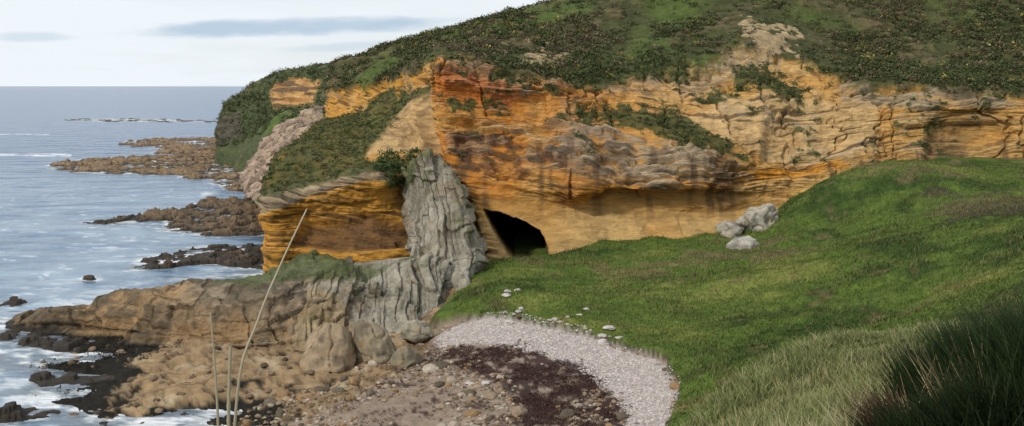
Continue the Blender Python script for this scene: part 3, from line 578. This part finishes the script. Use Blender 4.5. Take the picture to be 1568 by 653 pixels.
# ---------------------------------------------------------------- GRASS
def grass_pts(n,t0,t1,r0,r1,pw):
    r_=(r0**pw+(r1**pw-r0**pw)*rng.random(n))**(1/pw);t_=rng.uniform(t0,t1,n);X=t_*r_;Y=r_
    z_,b_,p_,g_,_=gz_at(X,Y);k=(g_>.9)&(X+.05*Y>-3);return np.c_[X,Y,z_][k]
q=grass_pts(110000,-.06,.6,42,104,1.2)
q=q[~((q[:,0]>-3)&(q[:,0]<4.2)&(q[:,1]>94))];gg=fbm(q[:,0]*.3,q[:,1]*.3,0*q[:,0],3)
cg=gcolor(q[:,0],q[:,1])*rng.uniform(.65,1.4,(len(q),1));cg=np.where((rng.random((len(q),1))<(.06+.3*sm(gg,0,.5))[:,None]),np.array([[.19,.17,.075]]),cg)
q2=grass_pts(130000,.05,.62,3,42,.9);ku=(q2[:,1]>6.3)|(q2[:,0]/q2[:,1]<.33);q2=q2[ku];cg2=gcolor(q2[:,0],q2[:,1])*rng.uniform(.6,1.4,(len(q2),1))
g4=fbm(q2[:,0]*.25,q2[:,1]*.25,0*q2[:,0]+3,3);cg2=np.where(rng.random((len(q2),1))<(.15+.5*sm(g4,-.1,.4))[:,None],np.array([[.28,.25,.13]])*rng.uniform(.7,1.2,(len(q2),1)),cg2)
hh=rng.uniform(.12,.38,len(q2))*(.5+1.0*sm(fbm(q2[:,0]*.7,q2[:,1]*.7,0*q2[:,0]+3,3),-.3,.3))
q3=grass_pts(500,.22,.52,7,16,1)
parts=[blades(q,rng.uniform(.06,.24,len(q))*(1+1.0*sm(gg,0,.5)),rng.uniform(.03,.07,len(q)),cg,.9,2),
 blades(q2,hh,np.clip(q2[:,1]*.0009,.004,.03)*rng.uniform(.7,1.3,len(q2)),cg2,.9,3),
 blades(q3,rng.uniform(.4,.85,len(q3)),.009,np.array([[.38,.33,.21]]),.8,4)]
J=join(parts);make_mesh('grass',J[0],J[1],J[2],M_grass,smooth=False)
def rushes(px,d,rad,n,h0,h1,col,ln=.45):
    P=np.array(S(px,600,d));q=rng.normal(0,rad*.5,(n,2))+P[:2];z=gz_at(q[:,0],q[:,1])[0]
    return blades(np.c_[q,z],rng.uniform(h0,h1,n),rng.uniform(.010,.017,n),col*rng.uniform(.4,1.6,(n,1)),ln,4,.25)
dk=np.array([[.017,.031,.009]]);bw=np.array([[.055,.026,.018]])
pr=[rushes(1440,7.6,.20,2600,.75,1.05,dk,.42),rushes(1500,7.3,.22,3000,.85,1.15,dk,.42),rushes(1560,7.0,.25,3000,.8,1.15,dk,.45),rushes(1385,7.4,.20,1900,.4,.75,bw,.7),rushes(1345,7.0,.14,700,.3,.5,bw,.8),rushes(1430,6.6,.3,3000,.35,.7,dk*.7,.6),rushes(1530,6.4,.35,3400,.4,.8,dk*.7,.6),rushes(1620,6.5,.35,2800,.75,1.2,dk,.5),rushes(1490,7.0,.4,240,.6,1.15,np.array([[.26,.21,.11]]),.5)]
J=join(pr);make_mesh('rush_clump',J[0],J[1],J[2],M_grass,smooth=False)
def stem(name,pts,r0,r1,col=(.30,.26,.18)):
    P=np.array([S(*p) for p in pts]);t=np.linspace(0,len(P)-1,60);P=cr(P,t,0,1);n=len(P);k=6
    an=np.linspace(0,2*np.pi,k,endpoint=False);rr=np.linspace(r0,r1,n)*(1+.25*(np.arange(n)%14==0))
    Vt=P[:,None,:]+rr[:,None,None]*np.stack([np.cos(an),np.sin(an),0*an],-1)[None]
    i=np.arange(n*k).reshape(n,k);f=np.stack([i[:-1],np.roll(i,-1,1)[:-1],np.roll(i,-1,1)[1:],i[1:]],-1).reshape(-1,4)
    return make_mesh(name,Vt,f,np.ones((n*k,3))*np.array(col),M_grass)
stem('dry_grass_stem',[(345,1700,2.6),(352,900,2.6),(364,600,2.6),(395,490,2.65),(432,400,2.7),(470,320,2.75)],.005,.0022)
stem('dry_grass_stem',[(340,1700,2.5),(338,800,2.5),(334,653,2.5),(329,560,2.5),(322,478,2.5)],.005,.002)
stem('dry_grass_stem',[(352,1700,2.5),(352,800,2.5),(350,640,2.5),(353,530,2.5)],.006,.004)
# ---------------------------------------------------------------- LIGHT / SKY / CAMERA
sc=bpy.context.scene
sd=Vector((-0.55,-0.55,0.62)).normalized()
el=math.asin(sd.z);rot=math.atan2(sd.x,sd.y)
w=bpy.data.worlds.new('World');sc.world=w;w.use_nodes=True;N=w.node_tree.nodes;L=w.node_tree.links;bg=N['Background'];bg.inputs['Strength'].default_value=0.1
sk=N.new('ShaderNodeTexSky');sk.sky_type='NISHITA';sk.sun_disc=False;sk.sun_elevation=el;sk.sun_rotation=rot
tc=N.new('ShaderNodeTexCoord');sx_=N.new('ShaderNodeSeparateXYZ');L.new(tc.outputs['Generated'],sx_.inputs[0])
def mth(op,a_,b_=None,c_=None):
    n=N.new('ShaderNodeMath');n.operation=op
    for i_,v_ in enumerate((a_,b_,c_)):
        if v_ is None: continue
        if isinstance(v_,(int,float)): n.inputs[i_].default_value=v_
        else: L.new(v_,n.inputs[i_])
    return n.outputs[0]
zc=mth('MAXIMUM',sx_.outputs['Z'],0.0);den=mth('ADD',zc,0.12)
cmb=N.new('ShaderNodeCombineXYZ');L.new(mth('DIVIDE',sx_.outputs['X'],den),cmb.inputs[0]);L.new(mth('DIVIDE',sx_.outputs['Y'],den),cmb.inputs[1])
nz=N.new('ShaderNodeTexNoise');nz.inputs['Scale'].default_value=.5;nz.inputs['Detail'].default_value=5;nz.inputs['Roughness'].default_value=.5;L.new(cmb.outputs[0],nz.inputs['Vector'])
rp=N.new('ShaderNodeMapRange');rp.inputs['From Min'].default_value=.15;rp.inputs['From Max'].default_value=.55;rp.inputs['To Min'].default_value=.55;L.new(nz.outputs[0],rp.inputs['Value'])
mx=N.new('ShaderNodeMix');mx.data_type='RGBA';L.new(rp.outputs[0],mx.inputs['Factor']);L.new(sk.outputs[0],mx.inputs['A']);mx.inputs['B'].default_value=(8.7,9.25,9.7,1)
tx=mth('DIVIDE',sx_.outputs['X'],sx_.outputs['Y']);tz=mth('DIVIDE',sx_.outputs['Z'],sx_.outputs['Y'])
nb=N.new('ShaderNodeTexNoise');nb.inputs['Scale'].default_value=14;nb.inputs['Detail'].default_value=5
cb=N.new('ShaderNodeCombineXYZ');L.new(tx,cb.inputs[0]);L.new(mth('MULTIPLY',tz,4.0),cb.inputs[1]);L.new(cb.outputs[0],nb.inputs['Vector'])
nn=mth('MULTIPLY',mth('SUBTRACT',nb.outputs[0],.5),1.9)
def bar(cx,cz,wx,wz,tilt):
    u=mth('DIVIDE',mth('SUBTRACT',tx,cx),wx);v=mth('DIVIDE',mth('SUBTRACT',mth('SUBTRACT',tz,cz),mth('MULTIPLY',mth('SUBTRACT',tx,cx),tilt)),wz)
    dd=mth('ADD',mth('MULTIPLY',u,u),mth('MULTIPLY',v,v));q_=mth('SUBTRACT',mth('ADD',1.0,nn),dd)
    r_=N.new('ShaderNodeMapRange');r_.interpolation_type='SMOOTHSTEP';L.new(q_,r_.inputs['Value']);r_.inputs['From Min'].default_value=0;r_.inputs['From Max'].default_value=1.0;return r_.outputs[0]
bars=mth('MAXIMUM',mth('MAXIMUM',bar(-.23,.060,.20,.012,.03),mth('MULTIPLY',bar(-.495,.05,.06,.007,0),.5)),mth('MULTIPLY',bar(-.14,.042,.12,.006,.05),.45))
bars=mth('MULTIPLY',bars,mth('GREATER_THAN',sx_.outputs['Y'],0.0))
m2=N.new('ShaderNodeMix');m2.data_type='RGBA';L.new(mth('MULTIPLY',bars,.95),m2.inputs['Factor']);L.new(mx.outputs['Result'],m2.inputs['A']);m2.inputs['B'].default_value=(4.9,6.2,7.5,1)
L.new(m2.outputs['Result'],bg.inputs['Color'])
sl=bpy.data.lights.new('sun','SUN');sl.energy=2.5;sl.angle=math.radians(4);sl.color=(1,.93,.82);so=bpy.data.objects.new('sun',sl);sc.collection.objects.link(so);so.rotation_euler=sd.to_track_quat('Z','Y').to_euler()
cam=bpy.data.cameras.new('camera');co=bpy.data.objects.new('camera',cam);sc.collection.objects.link(co);co.location=(0,0,CAMZ);co.rotation_euler=(math.radians(90),0,0)
cam.sensor_width=36;cam.lens=36*F/1568;cam.shift_y=-(326.5-HY)/1568;cam.clip_end=100000;cam.clip_start=.05
sc.camera=co
sc.view_settings.view_transform='Standard';sc.view_settings.look='None';sc.view_settings.exposure=0
